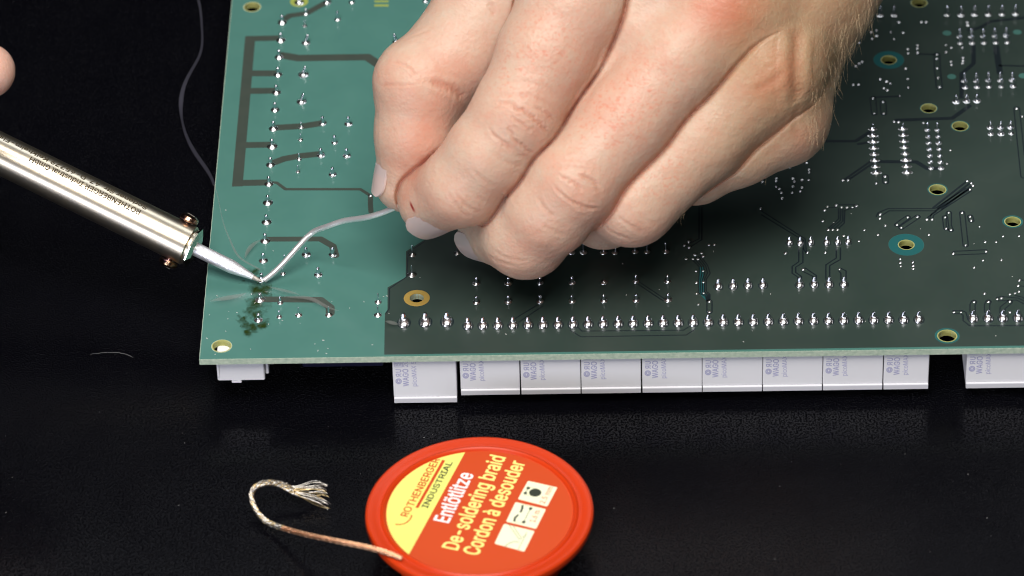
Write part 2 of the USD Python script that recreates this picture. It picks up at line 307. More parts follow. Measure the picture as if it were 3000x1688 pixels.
for k, x, y, r, h, pr, ph in (('A', 716, 100, .85, .8, .32, 1.2), ('A', 708, 185, .7, .6, .22, 1.3), ('A', 940, 140, .95, .8, .4, 2.2), ('A', 1040, 18, 1., .8, .4, 1.6), ('A', 865, 20, 1.1, .9, .4, 1.3),
    ('A', 835, 878, 1.05, .75, .45, 1.9), ('A', 1017, 880, 1.05, .75, .45, 1.9), ('A', 683, 902, .65, .5, .25, 1.3), ('A', 678, 990, .65, .5, .22, 1.6), ('A', 919, 1012, 1.05, .75, .45, 1.9), ('A', 822, 1103, 1.1, .75, .45, 1.9),
    ('A', 1005, 1105, 1.05, .75, .45, 1.9), ('A', 668, 1128, .65, .5, .22, 1.6), ('A', 660, 1217, .65, .5, .22, 1.6), ('A', 905, 1238, 1.05, .75, .45, 1.9), ('A', 1562, 12, .9, .7, .35, 1.4), ('A', 1555, 127, .9, .7, .35, 1.3),
    ('B', 786, 424, 1.05, .75, .45, 1.9), ('B', 962, 424, 1.08, .75, .45, 1.9), ('B', 866, 558, 1.05, .75, .45, 1.9), ('B', 632, 549, .65, .45, .22, 1.5), ('B', 642, 462, .62, .45, .22, 1.5), ('B', 614, 742, .75, .5, .3, 1.6),
    ('B', 608, 834, .7, .5, .27, 1.6), ('B', 736, 823, .85, .5, .2, 2.0), ('B', 936, 822, 1.0, .5, .2, 2.2), ('B', 1263, 737, .85, .5, .2, 2.4), ('B', 1261, 822, .85, .5, .2, 2.4),
    ('B', 1491, 423, 1.05, .55, .22, 2.5), ('B', 1488, 554, 1.08, .55, .22, 2.5), ('E', 617, 107, .9, .5, .2, 2.5)):
    joint(B2(k, x, y), r, h, pr, ph, 14, kind='cone' if pr > .3 else 'thin')
for x, y, t in ((715, 305, .35), (698, 530, .3), (685, 722, .3), (1355, 300, -.3)): joint(B2('A', x, y), 1.2, .9, .38, 2.0, 14, tilt=(t, .2))
for x, y in ((1480, 103), (1570, 103), (1722, 103), (1808, 104), (1960, 97), (2050, 99), (2192, 97)): joint(B2('E', x, y), .88, .3, .17, 2.3, 12, kind='thin', tilt=(rng.normal()*.12, .1))
for i, (x, y) in enumerate(((762, 337), (1003, 335), (1243, 334), (1483, 333), (1725, 327), (1965, 323), (2205, 321), (762, 480), (1003, 476), (1243, 474), (1483, 472), (1723, 468), (1968, 464), (2208, 461))):
    joint(B2('E', x, y), .92, .32, .43, 1.75 if i != 4 else .35, 14, kind='thin')
def oval(c, w=1.10, l=1.5, ph=1.05):
    """Long soldered pad: a rounded mound with the pin's chisel end standing at its back."""
    c = A([c[0], c[1], ZB+.03]); k = 1+.05*rng.standard_normal()
    pad = affinity.scale(Point(c[0], c[1]).buffer(1, quad_segs=6), w*1.22, l*1.16)
    v, f, n = [], [], 18
    prof = [(1., 0.), (1., .12), (.93, .42), (.78, .72), (.55, .95), (.28, 1.06), (0, 1.1)]
    for r, h in prof:
        for q in range(n):
            t = 2*math.pi*q/n; ct, st = math.cos(t), math.sin(t); e = .8
            v.append(c+A([w*max(r, 1e-3)*np.sign(ct)*abs(ct)**e, l*max(r, 1e-3)*np.sign(st)*abs(st)**e+.25*(1-r)*l, h*1.0*k]))
    for i in range(len(prof)-1):
        for q in range(n):
            a, b = i*n+q, i*n+(q+1) % n; f += [(a, b, b+n), (a, b+n, a+n)]
    s = obj('solder_joint', trimesh.Trimesh(A(v), A(f), process=False), 'solder', board, smooth=60)
    obj('pin', lathe([(w*.74, .35), (w*.62, .95), (w*.50, 1.45*ph), (w*.28, 2.0*ph), (0, 2.08*ph)], c+A([0, .28*l, 0]), n=8, sy=.8), 'pin', s, smooth=35)
    obj('pad', extrude(pad, ZB+.02, ZB+.042), 'gap', s)
for i in range(31):
    oval(P(1371+(2692-1371)*i/30, 955.5+(937-955.5)*i/30))
for x in (1897, 1995, 2092, 2190, 2288): oval(B2('D', x, 856-(x-1897)*.012))
for x, y in ((215, 634), (377, 629), (540, 626)): oval(B2('E', x, y), 1.35, 1.9, 1.15)
for x, y in ((233, 647), (330, 645), (428, 641), (525, 640), (764, 637), (859, 634), (957, 635), (1054, 633)): oval(B2('D', x, y), .98, 1.3, 1.0)
for x, y in ((698, 364), (768, 366), (837, 364), (941, 362), (1013, 362), (1081, 359)): oval(B2('D', x, y), .8, 1.0, .9)
# pin headers and chip rows on the right
for x, y in ((862, 917), (864, 962), (867, 1005), (870, 1050), (874, 1094), (878, 1137), (883, 1182), (888, 1224), (1075, 914), (1080, 959), (1084, 1002), (1088, 1045), (1093, 1090), (1098, 1135), (1103, 1180), (1107, 1222)):
    joint(B2('C', x, y), .66, .75, .2, 1.3, 14, sx=2.0, sy=1.0)
for x, y in ((1248, 922), (1253, 970), (1257, 1014), (1262, 1060), (1266, 1105), (1270, 1149), (1274, 1192), (1317, 922), (1324, 970), (1328, 1014), (1332, 1057), (1336, 1105), (1340, 1149), (1346, 1192)):
    joint(B2('C', x, y), .75, .5, .25, 2.0, 12)
for x, y in ((818, 95), (914, 100), (1013, 98), (1387, 97), (1485, 97), (1581, 94), (1679, 94), (1776, 92), (1873, 90)): joint(B2('C', x, y+10), .95, .6, .4, 2.6, 12)
for x, y in ((1475, 262), (1558, 260), (1642, 258), (1724, 256), (1806, 254), (1480, 308), (1564, 306), (1648, 305), (1731, 303), (1813, 302),
             (1509, 575), (1593, 573), (1678, 570), (1763, 570), (1848, 568), (1516, 620), (1600, 617), (1684, 614), (1771, 615), (1855, 612)): joint(B2('C', x, y), .8, .6, .36, 2.3, 12)
for x, y in ((1452, 722), (1526, 718), (1599, 715)): joint(B2('C', x, y), 1.0, .6, .4, 1.9, 12)
for x, y in ((1692, 905), (1766, 905), (1837, 902), (1697, 950), (1770, 950), (1842, 946)): joint(B2('C', x, y), .85, .55, .27, 1.7, 12)
# vias: small tinned dots
VC = [(1207, 158), (1240, 158), (1530, 160), (1533, 180), (1047, 160), (852, 230), (888, 218), (890, 257), (857, 278), (765, 305), (1077, 235), (990, 230), (1013, 280), (1178, 323), (1178, 345), (1180, 375), (1110, 350), (1112, 380), (1380, 322), (1380, 370),
      (1418, 340), (1495, 340), (1500, 412), (1500, 432), (1497, 450), (1415, 438), (1418, 460), (1318, 388), (1315, 418), (1317, 485), (1325, 552), (1333, 618), (915, 562), (960, 578), (988, 592), (940, 627), (966, 640), (1110, 560), (1115, 620), (724, 602),
      (762, 600), (742, 470), (766, 452), (787, 440), (1095, 487), (863, 697), (873, 803), (934, 723), (940, 803), (1053, 682), (1013, 863), (1045, 865), (1220, 872), (1412, 1065), (1388, 1160), (950, 1250), (953, 1290), (887, 1298), (650, 1277), (688, 1277),
      (1530, 1282), (1560, 1297), (1572, 1315), (1550, 1343), (1880, 770), (1920, 825), (394, 1155), (278, 1185), (411, 1202), (413, 1222), (409, 1275), (362, 1275), (297, 1265), (308, 1285), (180, 1265), (180, 1282), (178, 1322), (202, 1338), (298, 1320),
      (362, 1328), (350, 1356), (293, 1365), (217, 1365), (222, 1403), (83, 1288)]
VD = [(945, 125), (1003, 115), (1038, 130), (1073, 130), (1108, 130), (1135, 120), (927, 148), (915, 218), (950, 275), (980, 275), (1012, 275), (1187, 277), (1276, 308), (1325, 248), (1290, 175), (1288, 201), (1400, 243), (1470, 194), (1428, 262), (1534, 191),
      (1596, 209), (1630, 209), (1715, 194), (1738, 165), (1722, 267), (1752, 277), (1825, 165), (1848, 377), (1878, 190), (1885, 216), (1940, 256), (1608, 308), (2093, 318), (2197, 316), (2048, 355), (1976, 355), (1768, 430), (1983, 418), (1962, 475),
      (2083, 473), (1905, 522), (1152, 350), (1052, 315), (672, 428), (815, 425), (932, 425), (510, 137), (788, 535), (1025, 533), (1422, 467), (1422, 490), (1425, 513), (1503, 488), (1505, 510), (1507, 530), (1903, 747), (1997, 745), (2137, 745), (1772, 814),
      (1818, 814), (2137, 815), (2200, 605), (2192, 640), (2197, 680), (2170, 690), (2137, 697), (2083, 722), (2055, 728), (1972, 692), (40, 352), (12, 377), (43, 390), (172, 373), (208, 372), (124, 428), (82, 440), (135, 448), (22, 466), (67, 467), (100, 467),
      (87, 547), (134, 545), (90, 620), (136, 617), (92, 692), (138, 690), (175, 745), (103, 763), (175, 812)]
for k, L in (('C', VC), ('D', VD), ('A', [(1173, 1387)])):
    for x, y in L:
        r = .40*(1+.12*rng.standard_normal())
        obj('via', lathe([(r, 0), (r*.95, .10), (r*.6, .2), (0, .23)], (*B2(k, x, y), ZB+.03), n=10), 'solder', board, smooth=60)
# yellow printed marks and the yellow-rimmed soldered hole near the back edge
for y0, y1 in ((32, 46), (4, 16), (-20, -8)):
    obj('printed_mark', extrude(Polygon(line_mm('A', [(1200, y0), (1300, y0), (1300, y1), (1200, y1)])), ZB, ZB+.02), 'silk', board)
obj('pad', extrude(circ(B2('A', 668, 12), 2.35), ZB, ZB+.03), 'silk', board); joint(B2('A', 668, 20), 1.3, .9, .6, .6, 14)
# brown flux residue baked onto the mask round the joints being soldered
bl = [(455, 530, 34), (470, 640, 62), (520, 660, 48), (470, 735, 60), (440, 770, 52), (420, 800, 45), (365, 850, 32), (385, 890, 35), (440, 905, 46), (400, 940, 30), (500, 880, 34), (470, 830, 40), (372, 605, 14), (350, 895, 10)]
gx, gy = np.meshgrid(np.linspace(310, 560, 96), np.linspace(480, 980, 170)); fld = np.zeros_like(gx)
for x, y, r in bl: fld = np.maximum(fld, np.exp(-(((gx-x)/r)**2+((gy-y)/(.85*r))**2)**1.0*1.1))
wx = (meshkit.fbm(np.stack([gx*.03, gy*.04, 0*gx+5], -1), 3, 3)-.5)*60; wy = (meshkit.fbm(np.stack([gx*.03, gy*.04, 0*gx+9], -1), 3, 4)-.5)*50; fld = 0*fld
for x, y, r in bl: fld = np.maximum(fld, np.exp(-(((gx+wx-x)/r)**2+((gy+wy-y)/(.85*r))**2)*1.0))
gp = np.stack([gx*.022, gy*.03, 0*gx], -1); fld = np.clip((fld-.20-.6*(meshkit.fbm(gp, 4, 9)-.5)-.35*(meshkit.fbm(gp*3.7, 3, 19)-.5))*1.15, 0, 1)
gv = A([P(*z2s('B', x, y), ZB+.02) for x, y in zip(gx.ravel(), gy.ravel())]); nw = gx.shape[1]; ids = np.arange(gx.size).reshape(gx.shape)
q4 = np.stack([ids[1:, :-1], ids[1:, 1:], ids[:-1, 1:], ids[:-1, :-1]], -1).reshape(-1, 4); q4 = q4[fld.ravel()[q4].max(1) > 0]
use = np.unique(q4); rm = np.zeros(gx.size, int); rm[use] = np.arange(len(use)); q4 = rm[q4]
obj('flux_stain', trimesh.Trimesh(gv[use], np.vstack([q4[:, [0, 1, 2]], q4[:, [0, 2, 3]]]), process=False), 'flux', board, color=np.repeat(fld.ravel()[use][:, None], 3, 1), label='brown green flux stain round the joints being soldered')
# ---- connectors under the front edge
YC = YF+1.0
def connector(px0, px1, drop, word, py0=1110):
    x0, x1 = PY(px0, py0, YC)[0], PY(px1, py0, YC)[0]; zt = ZB-1.6; zb = zt-drop; lip = 1.5
    c = obj('connector', bx(x0, x1, YC, YC+17, zb+lip-.02, zt, .12), 'white', board)
    body = Polygon([(YC-.40, zb), (YC+17, zb), (YC+17, zb+lip), (YC-.02, zb+lip), (YC-.34, zb+lip*.90), (YC-.40, zb+lip*.80)])
    m = trimesh.creation.extrude_polygon(body, x1-x0-.1, engine='earcut'); v = m.vertices; m.vertices = np.stack([x0+.05+v[:, 2], v[:, 0], v[:, 1]], 1); m.fix_normals()
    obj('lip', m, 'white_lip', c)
    X, Y = (0, 0, 1), (-1, 0, 0); t = []
    zz0 = zb+lip+(3.2 if '5.0' in word else 2.5); yy = YC+.03
    t.append(text_on('WAGO', (x0+3.6, yy, zz0), X, Y, 1.3, 5.2, .06, True)); t.append(text_on('2091', (x0+3.6, yy, zz0+5.7), X, Y, 1.15, 4., .06))
    t.append(text_on(word, (x0+5.5, yy, zz0-.1), X, Y, 1.12, 8.8, .06)); t.append(text_on('©', (x0+1.95, yy, zz0+.55), X, Y, 1.35, 1.7, .06, True))
    ru = text_on('R', (x0+1.95, yy, zz0+3.0), X, Y, 1.25, .95, .06, True); ru.vertices[:, 2] = 2*(zz0+3.5)-ru.vertices[:, 2]; ru.invert(); t.append(ru); t.append(text_on('U', (x0+1.95, yy, zz0+4.1), X, Y, 1.25, .95, .06, True))
    t.append(text_on('KEMA', (x0+1.35, yy, zz0+6.2), X, Y, .62, 2.5, .06, True)); t.append(text_on('KEUR', (x0+2.12, yy, zz0+6.2), X, Y, .62, 2.5, .06, True))
    for a, b, c0, d in ((x0+.5, x0+.62, zz0+5.95, zz0+9), (x0+2.25, x0+2.37, zz0+5.95, zz0+9), (x0+.5, x0+2.37, zz0+5.85, zz0+5.97)): t.append(bx(a, b, YC-.04, YC+.05, c0, d))
    tt = cat_(t); tt = tt.slice_plane([0, 0, zt-.03], [0, 0, -1]); obj('lettering', tt, 'lav', c)
connector(1151.5, 1337.5, 12.85, 'picoMAX 5.0')
def ec(x): return 1100+x/2.576
def dc(x): return 2000+x/2.229
for a, b in ((ec(641), ec(1089)), (ec(1098), ec(1548)), (ec(1554), ec(2004)), (ec(2014), ec(2465)), (dc(130), dc(520)), (dc(524), dc(911.5)), (dc(916), dc(1305)), (dc(1312), dc(1605)), (dc(1850), dc(2240)), (dc(2244), dc(2634))):
    connector(a, b, 10.75, 'picoMAX 3.5')
# small grey connector at the left corner, and a dark part beside it
YS = YF+1.6
def sx_(x): return PY(560+x/3.22, 1080, YS)[0]
zt = ZB-1.6; zs = zt-6.3
sc = obj('socket', bx(sx_(241), sx_(690), YS, YS+13, zs, zt, .25), 'white', board, label='small grey socket under the front left corner')
obj('key_tab', bx(sx_(372), sx_(468), YS+.1, YS+4, zs-.8, zs+.1, .15), 'white', sc)
obj('side_flange', bx(sx_(692), sx_(728), YS+1.0, YS+10, zs+1.1, zt, .2), 'white', sc)
obj('latch_fin', bx(sx_(728)-.05, sx_(772), YS+4.0, YS+7, zt-4.9, zt, .2), 'white', sc)
obj('rib', bx(sx_(243), sx_(265), YS-.25, YS+.2, zs+1.5, zt, .05), 'white', sc)
obj('component', bx(sx_(1010)+.4, sx_(1795), YF+9, YF+19, zt-8.7, zt, .3), 'navy', board, label='dark navy component hidden under the front edge')
for x in (20., 165.): obj('component', bx(x, x+34, 105, 150, 0, zt, .4), 'navy', board)
# ------------------------------------------------------------------ soldering iron
tip_end = P(*z2s('I', 2312, 1402), ZB+1.6)
def on_iron(ix, iy, ref, d):   # point of the axis line (ref, d) that shows nearest to this place in the photograph
    t = np.linspace(-10, 140, 3001); q = proj(ref+t[:, None]*d); s = A(z2s('I', ix, iy)); return ref+t[np.argmin(((q-s)**2).sum(1))]*d
dv = None; best = 1e9
target = A(z2s('I', -81, 229))
for k in np.linspace(.0, .8, 201):
    d = A([-.9, .35, k]); d /= np.linalg.norm(d); q = proj(tip_end+np.linspace(30, 110, 200)[:, None]*d); e = np.min(np.hypot(*(q-target).T))
    if e < best: best, dv = e, d
print('iron dir', dv, best)
iron = thing('soldering_iron', 'soldering iron with shiny steel tube and grey tip touching a joint at the left', 'soldering iron', tip_end)
f0 = on_iron(1719, 1094, tip_end, dv); L0 = np.linalg.norm(f0-tip_end); LT = np.linalg.norm(on_iron(2075, 1275, tip_end, dv)-tip_end)
RB = 4.85
print('iron lengths', L0, LT)
obj('tip', lathe([(.5, 1.2), (.62, 2.0), (1.56, LT), (1.65, LT+.8), (1.65, L0+.5)], tip_end, dv, n=28), 'tip', iron, smooth=25)
obj('tip_point', lathe([(0, -.15), (.28, 0), (.42, .5), (.515, 1.25), (.645, 2.1), (.80, 3.2), (.72, 3.3)], tip_end, dv, n=20), 'char', iron, smooth=40, label='charred tinned point of the tip')
obj('tube', lathe([(1.3, L0+.3), (RB-.5, L0+.3), (RB-.42, L0+.9), (RB, L0+1.3), (RB, 190), (0, 190)], tip_end, dv, n=64), 'steel', iron, smooth=30)
a_, b_, _ = frame(dv)
hexp = [(RB*.55, L0-.75), (RB*.97, L0-.15), (RB*1.0, L0+.25)]
hx = lathe([(1.68, L0-.8), (RB*.72, L0-.8), (RB*1.03, L0-.05), (RB*1.03, L0+.33), (1.68, L0+.33)], tip_end, dv, n=8)
obj('collar', hx, 'collar', iron)
up_i = UP-dv*(UP@dv); up_i /= np.linalg.norm(up_i); side = np.cross(dv, up_i)
def screw(ix, iy, sgn):
    q = on_iron(ix, iy, tip_end, dv); n = up_i*sgn; o = q+n*(RB-.3)
    s = obj('screw', lathe([(1.3, 0), (1.3, .5), (2.15, .55), (2.35, .9), (2.2, 1.7), (1.5, 2.2), (0, 2.3)], o, n, n=20), 'brass', iron, smooth=35)
    c = A([[-1.9, -.25, 1.75], [1.9, -.25, 1.75], [1.9, .25, 1.75], [-1.9, .25, 1.75], [-1.3, -.25, 2.36], [1.3, -.25, 2.36], [1.3, .25, 2.36], [-1.3, .25, 2.36]])
    w = o+c[:, :1]*(dv*.7+side*.7)+c[:, 1:2]*(side*.7-dv*.7)+c[:, 2:]*n
    obj('slot', trimesh.convex.convex_hull(w), 'char', s)
screw(1590, 1030, 1); screw(1585, 1035, -1)
# engraved lettering wrapped round the tube (upside down, reading from the tip upwards)
to_cam = CAM-tip_end; to_cam = to_cam-dv*(to_cam@dv); to_cam /= np.linalg.norm(to_cam); tang = np.cross(dv, to_cam)
if tang@UP < 0: tang = -tang
def wrap(s, l0, length, ang0, h):
    m = meshkit.text_mesh(s, h, .05, True); m = trimesh.Trimesh(*trimesh.remesh.subdivide_to_size(m.vertices, m.faces, .45), process=False); v = m.vertices.copy(); v[:, 0] *= length/(np.ptp(v[:, 0])); v[:, 0] -= v[:, 0].min()
    th = ang0-v[:, 1]/RB; rr = RB+.025+v[:, 2]*.2
    w = tip_end+(l0+v[:, 0])[:, None]*dv+rr[:, None]*(np.cos(th)[:, None]*to_cam+np.sin(th)[:, None]*tang)
    mm = trimesh.Trimesh(w, m.faces, process=False); return mm
l_a = np.linalg.norm(on_iron(1240, 862, tip_end, dv)-tip_end); l_b = np.linalg.norm(on_iron(265, 395, tip_end, dv)-tip_end)
l_c = np.linalg.norm(on_iron(1265, 880, tip_end, dv)-tip_end)
obj('lettering', wrap('ROTHENBERGER Industrial GmbH', l_a, l_b-l_a, .56, 1.35), 'engrave', iron)
obj('lettering', wrap('Sodener Str. 47, D-65779 Kelkheim-Fischbach', l_c, (l_b-l_a)*1.58, .95, 1.2), 'engrave', iron)
# ------------------------------------------------------------------ solder wire
DREF = float((P(1480, 720, ZB+26)-CAM)@FW)
def H(px, py, w):
    d = ray(px, py); return CAM+d*(DREF-w)
wpts = [P(766, 826, ZB+1.0), P(785, 815, ZB+1.8), P(815, 788, ZB+3.2), P(870, 727, ZB+6.5), P(920, 676, ZB+9.5)]
tail = [(z2s('B', 900, 245), .42), (z2s('B', 1000, 205), .56), (z2s('B', 1120, 185), .68), (z2s('B', 1230, 165), .8), (z2s('B', 1340, 125), .9), (z2s('B', 1410, 93), 1.)]
pin_p = H(1176, 601, -11.)
zs_ = np.linspace(wpts[-1][2], pin_p[2], 8)
for i, (q, _) in enumerate(tail): wpts.append(P(*q, zs_[i+1]))
wpts += [H(1215, 585, -13), H(1275, 560, -16)]
from scipy.ndimage import gaussian_filter1d
wsm = gaussian_filter1d(spline(wpts, 120), 4.0, axis=0, mode='nearest')
wire = obj('solder_wire', tube(wsm, .68, 14), 'wire', smooth=50); tag(wire, 'bent silver solder wire running from the pinching fingers to the hot joint', 'solder wire')

# ------------------------------------------------------------------ the person: a left hand, and a fingertip of the right hand
def smin(a, b, k):
    h = np.clip(.5+.5*(b-a)/k, 0, 1); return b*(1-h)+a*h-k*h*(1-h)
def cone_sdf(p, a, b, ra, rb):
    ba = b-a; t = np.clip(((p-a)@ba)/(ba@ba), 0, 1).astype(np.float32)
    q = p-a.astype(np.float32)-t[:, None]*ba.astype(np.float32); return np.sqrt((q*q).sum(1))-(ra+(rb-ra)*t)
def chain(p, pts, k=2.5):
    d = None
    for (a, ra), (b, rb) in zip(pts[:-1], pts[1:]):
        e = cone_sdf(p, a, b, ra, rb); d = e if d is None else smin(d, e, k)
    return d
def surface_nets(V, o, h):
    nx, ny, nz = V.shape; s = V < 0
    acc = np.zeros((nx-1, ny-1, nz-1, 3), np.float32); cnt = np.zeros((nx-1, ny-1, nz-1), np.float32)
    def sl(ax, off):
        r = [slice(0, n-1) for n in V.shape]
        for a, f in off.items(): r[a] = slice(f, V.shape[a]-1+f)
        return tuple(r)
    for ax in range(3):
        o1, o2 = [a for a in range(3) if a != ax]
        for u in (0, 1):
            for w in (0, 1):
                A0 = V[sl(ax, {o1: u, o2: w, ax: 0})]; A1 = V[sl(ax, {o1: u, o2: w, ax: 1})]
                cr = (A0 < 0) != (A1 < 0); t = np.where(cr, A0/np.where(cr, A0-A1, 1), 0)
                cnt += cr; acc[..., ax] += np.where(cr, t, 0); acc[..., o1] += cr*u; acc[..., o2] += cr*w
    m = cnt > 0; idx = -np.ones(m.shape, int); idx[m] = np.arange(m.sum())
    ii = np.stack(np.nonzero(m), 1); v = o+h*(ii+acc[m]/cnt[m][:, None])
    F = []
    for ax in range(3):
        o1, o2 = (ax+1) % 3, (ax+2) % 3
        r0 = [slice(1, n-1) for n in V.shape]; r0[ax] = slice(0, V.shape[ax]-1); r1 = list(r0); r1[ax] = slice(1, V.shape[ax])
        a, b = s[tuple(r0)], s[tuple(r1)]
        g = np.stack(np.nonzero(a != b), 1); inside = a[tuple(g.T)]
        g = g+A([0 if k == ax else 1 for k in range(3)])
        def c(d1, d2):
            q = g.copy(); q[:, o1] -= d1; q[:, o2] -= d2; return idx[tuple(q.T)]
        q = np.stack([c(1, 1), c(0, 1), c(0, 0), c(1, 0)], 1)
        q[~inside] = q[~inside][:, ::-1]
        F += [q[:, [0, 1, 2]], q[:, [0, 2, 3]]]
    return trimesh.Trimesh(v, np.vstack(F), process=False)
def C(*L): return [(H(x, y, w), r) for x, y, w, r in L]
thumb = C((1790, -420, -34, 17), (1480, -60, -17, 13.2), (1338, 152, -15, 11.0), (1228, 243, -12, 10.4), (1214, 390, -14, 9.0), (1182, 540, -18, 6.6))
index = C((1770, -190, -8, 13.4), (1680, 5, -1, 12.4), (1600, 155, 1, 11.0), (1512, 335, 3, 10.0), (1428, 450, 1, 9.5), (1352, 545, -3, 9.1), (1266, 590, -11, 8.0))
middle = C((2150, -10, -3, 13.6), (1990, 165, -1, 11.3), (1838, 348, 0, 10.5), (1682, 532, 2, 10.3), (1608, 617, -2, 10.1), (1540, 690, -8, 9.7), (1438, 672, -21, 7.8))
ring = C((2235, 195, -7, 12.8), (2055, 395, -7, 10.6), (1852, 592, -5, 9.9), (1770, 612, -21, 9.0), (1800, 560, -36, 8.0))
little = C((2285, 345, -15, 11.0), (2165, 425, -15, 9.2), (2040, 492, -16, 8.2), (1975, 505, -33, 7.5), (2035, 460, -44, 7.0))
palm_c = [C((1420, 110, -24, 10.5), (1560, -100, -22, 13), (1800, -300, -20, 15)), C((2285, 335, -20, 10.5), (2345, 185, -19, 8.9), (2420, 0, -17, 11.0), (2540, -330, -16, 19)), C((2235, 195, -9, 12.0), (2330, -40, -12, 15), (2450, -330, -16, 20)),
          C((2150, -10, -6, 13.), (2270, -250, -12, 18), (2400, -450, -18, 22)), C((1790, -200, -12, 13.2), (2080, -400, -18, 18), (2300, -560, -20, 22)), C((1700, -300, -26, 16), (2050, -250, -34, 19), (2300, -520, -24, 24)),
          C((2150, 60, -26, 15), (2300, -150, -28, 18)), C((2235, 260, -30, 13), (2360, -50, -30, 15)), C((2150, -10, -6, 12.5), (2235, 195, -10, 12)), C((2400, -500, -18, 26), (2560, -1000, -20, 29))]
allp = np.vstack([q for L in [thumb, index, middle, ring, little]+palm_c for q, _ in L])
pad = C((1275, 262, -17, 9.6), (1262, 330, -19, 8.6), (1225, 450, -20, 6.6))
fill = C((1800, 150, -5, 7.5), (1700, 290, -4, 6.5), (1590, 460, -5, 6.2), (1500, 590, -9, 5.5))
web = C((1800, 180, -9, 8.6), (1860, 60, -6, 10.8), (1965, -130, -6, 13.5))
def hand_sdf(p):
    palm = None
    for L in palm_c:
        e = chain(p, L, 3.); palm = e if palm is None else smin(palm, e, 6.)
    f = None
    for L, k in ((index, 2.5), (middle, 2.5), (ring, 2.5), (little, 2.5)):
        e = chain(p, L, k)
        if L is middle: e = smin(e, chain(p, web, 2.), 4.)
        f = e if f is None else smin(f, e, 1.7)
    f = smin(f, chain(p, fill, 2.), 1.7)
    f = smin(f, smin(chain(p, thumb, 2.2), chain(p, pad, 2.), 3.), 1.2)
    return smin(f, palm, 6.5)
def mesh_sdf(fn, lo, hi, h):
    g = [np.arange(lo[k], hi[k]+h, h, dtype=np.float32) for k in range(3)]
    X, Y, Z = np.meshgrid(*g, indexing='ij'); pts = np.stack([X.ravel(), Y.ravel(), Z.ravel()], 1); V = np.empty(len(pts), np.float32)
    for i in range(0, len(pts), 400000): V[i:i+400000] = fn(pts[i:i+400000])
    V = V.reshape(X.shape)
    for a in range(3):
        q = [slice(None)]*3
        for e in (0, -1): q[a] = e; V[tuple(q)] = np.maximum(V[tuple(q)], .5)
    return surface_nets(V, A([lo[k] for k in range(3)]), h)
lo, hi = allp.min(0)-16, allp.max(0)+16
yz = proj(allp); keep = yz[:, 1] > -330
lo = allp[keep].min(0)-22; hi = allp[keep].max(0)+26
hm = mesh_sdf(hand_sdf, lo, hi, 1.0)
trimesh.smoothing.filter_taubin(hm, iterations=6)
# finer triangles where the photograph shows the skin, then skin folds pressed in
for _ in range(2): hm = trimesh.Trimesh(*trimesh.remesh.subdivide(hm.vertices, hm.faces), process=False); trimesh.smoothing.filter_taubin(hm, iterations=8)
V = A(hm.vertices); N = A(hm.vertex_normals); px = proj(V); dep = (V-CAM)@FW
front = (N@-FW) > -.1
tree2 = cKDTree(px[front]); fi = np.nonzero(front)[0]
def surf(x, y, r=9.):
    k = tree2.query_ball_point([x, y], r)
    if not k: k = [tree2.query([x, y])[1]]
    k = fi[k]; return int(k[np.argmin(dep[k])])
def fold(zk, pts, depth, width, soft=1.0):
    q = spline(A([(*z2s(zk, *p), 0.) for p in pts]), 40) if len(pts) > 2 else np.linspace((*z2s(zk, *pts[0]), 0), (*z2s(zk, *pts[1]), 0), 30)
    w = A([V0[surf(x, y)] for x, y, _ in q]); d, i = cKDTree(w).query(V0, distance_upper_bound=3*width)
    s = np.isfinite(d); t = np.clip(np.minimum(i[s], len(w)-1-i[s])/6., .15, 1)
    depth *= .75; disp[s] -= depth*t*np.exp(-(d[s]/width)**2); disp[s] += .35*depth*t*np.exp(-((d[s]-2.0*width)/width)**2)*soft
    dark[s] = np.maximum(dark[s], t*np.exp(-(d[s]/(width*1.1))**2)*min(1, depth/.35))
V0 = V.copy(); disp = np.zeros(len(V)); dark = np.zeros(len(V))
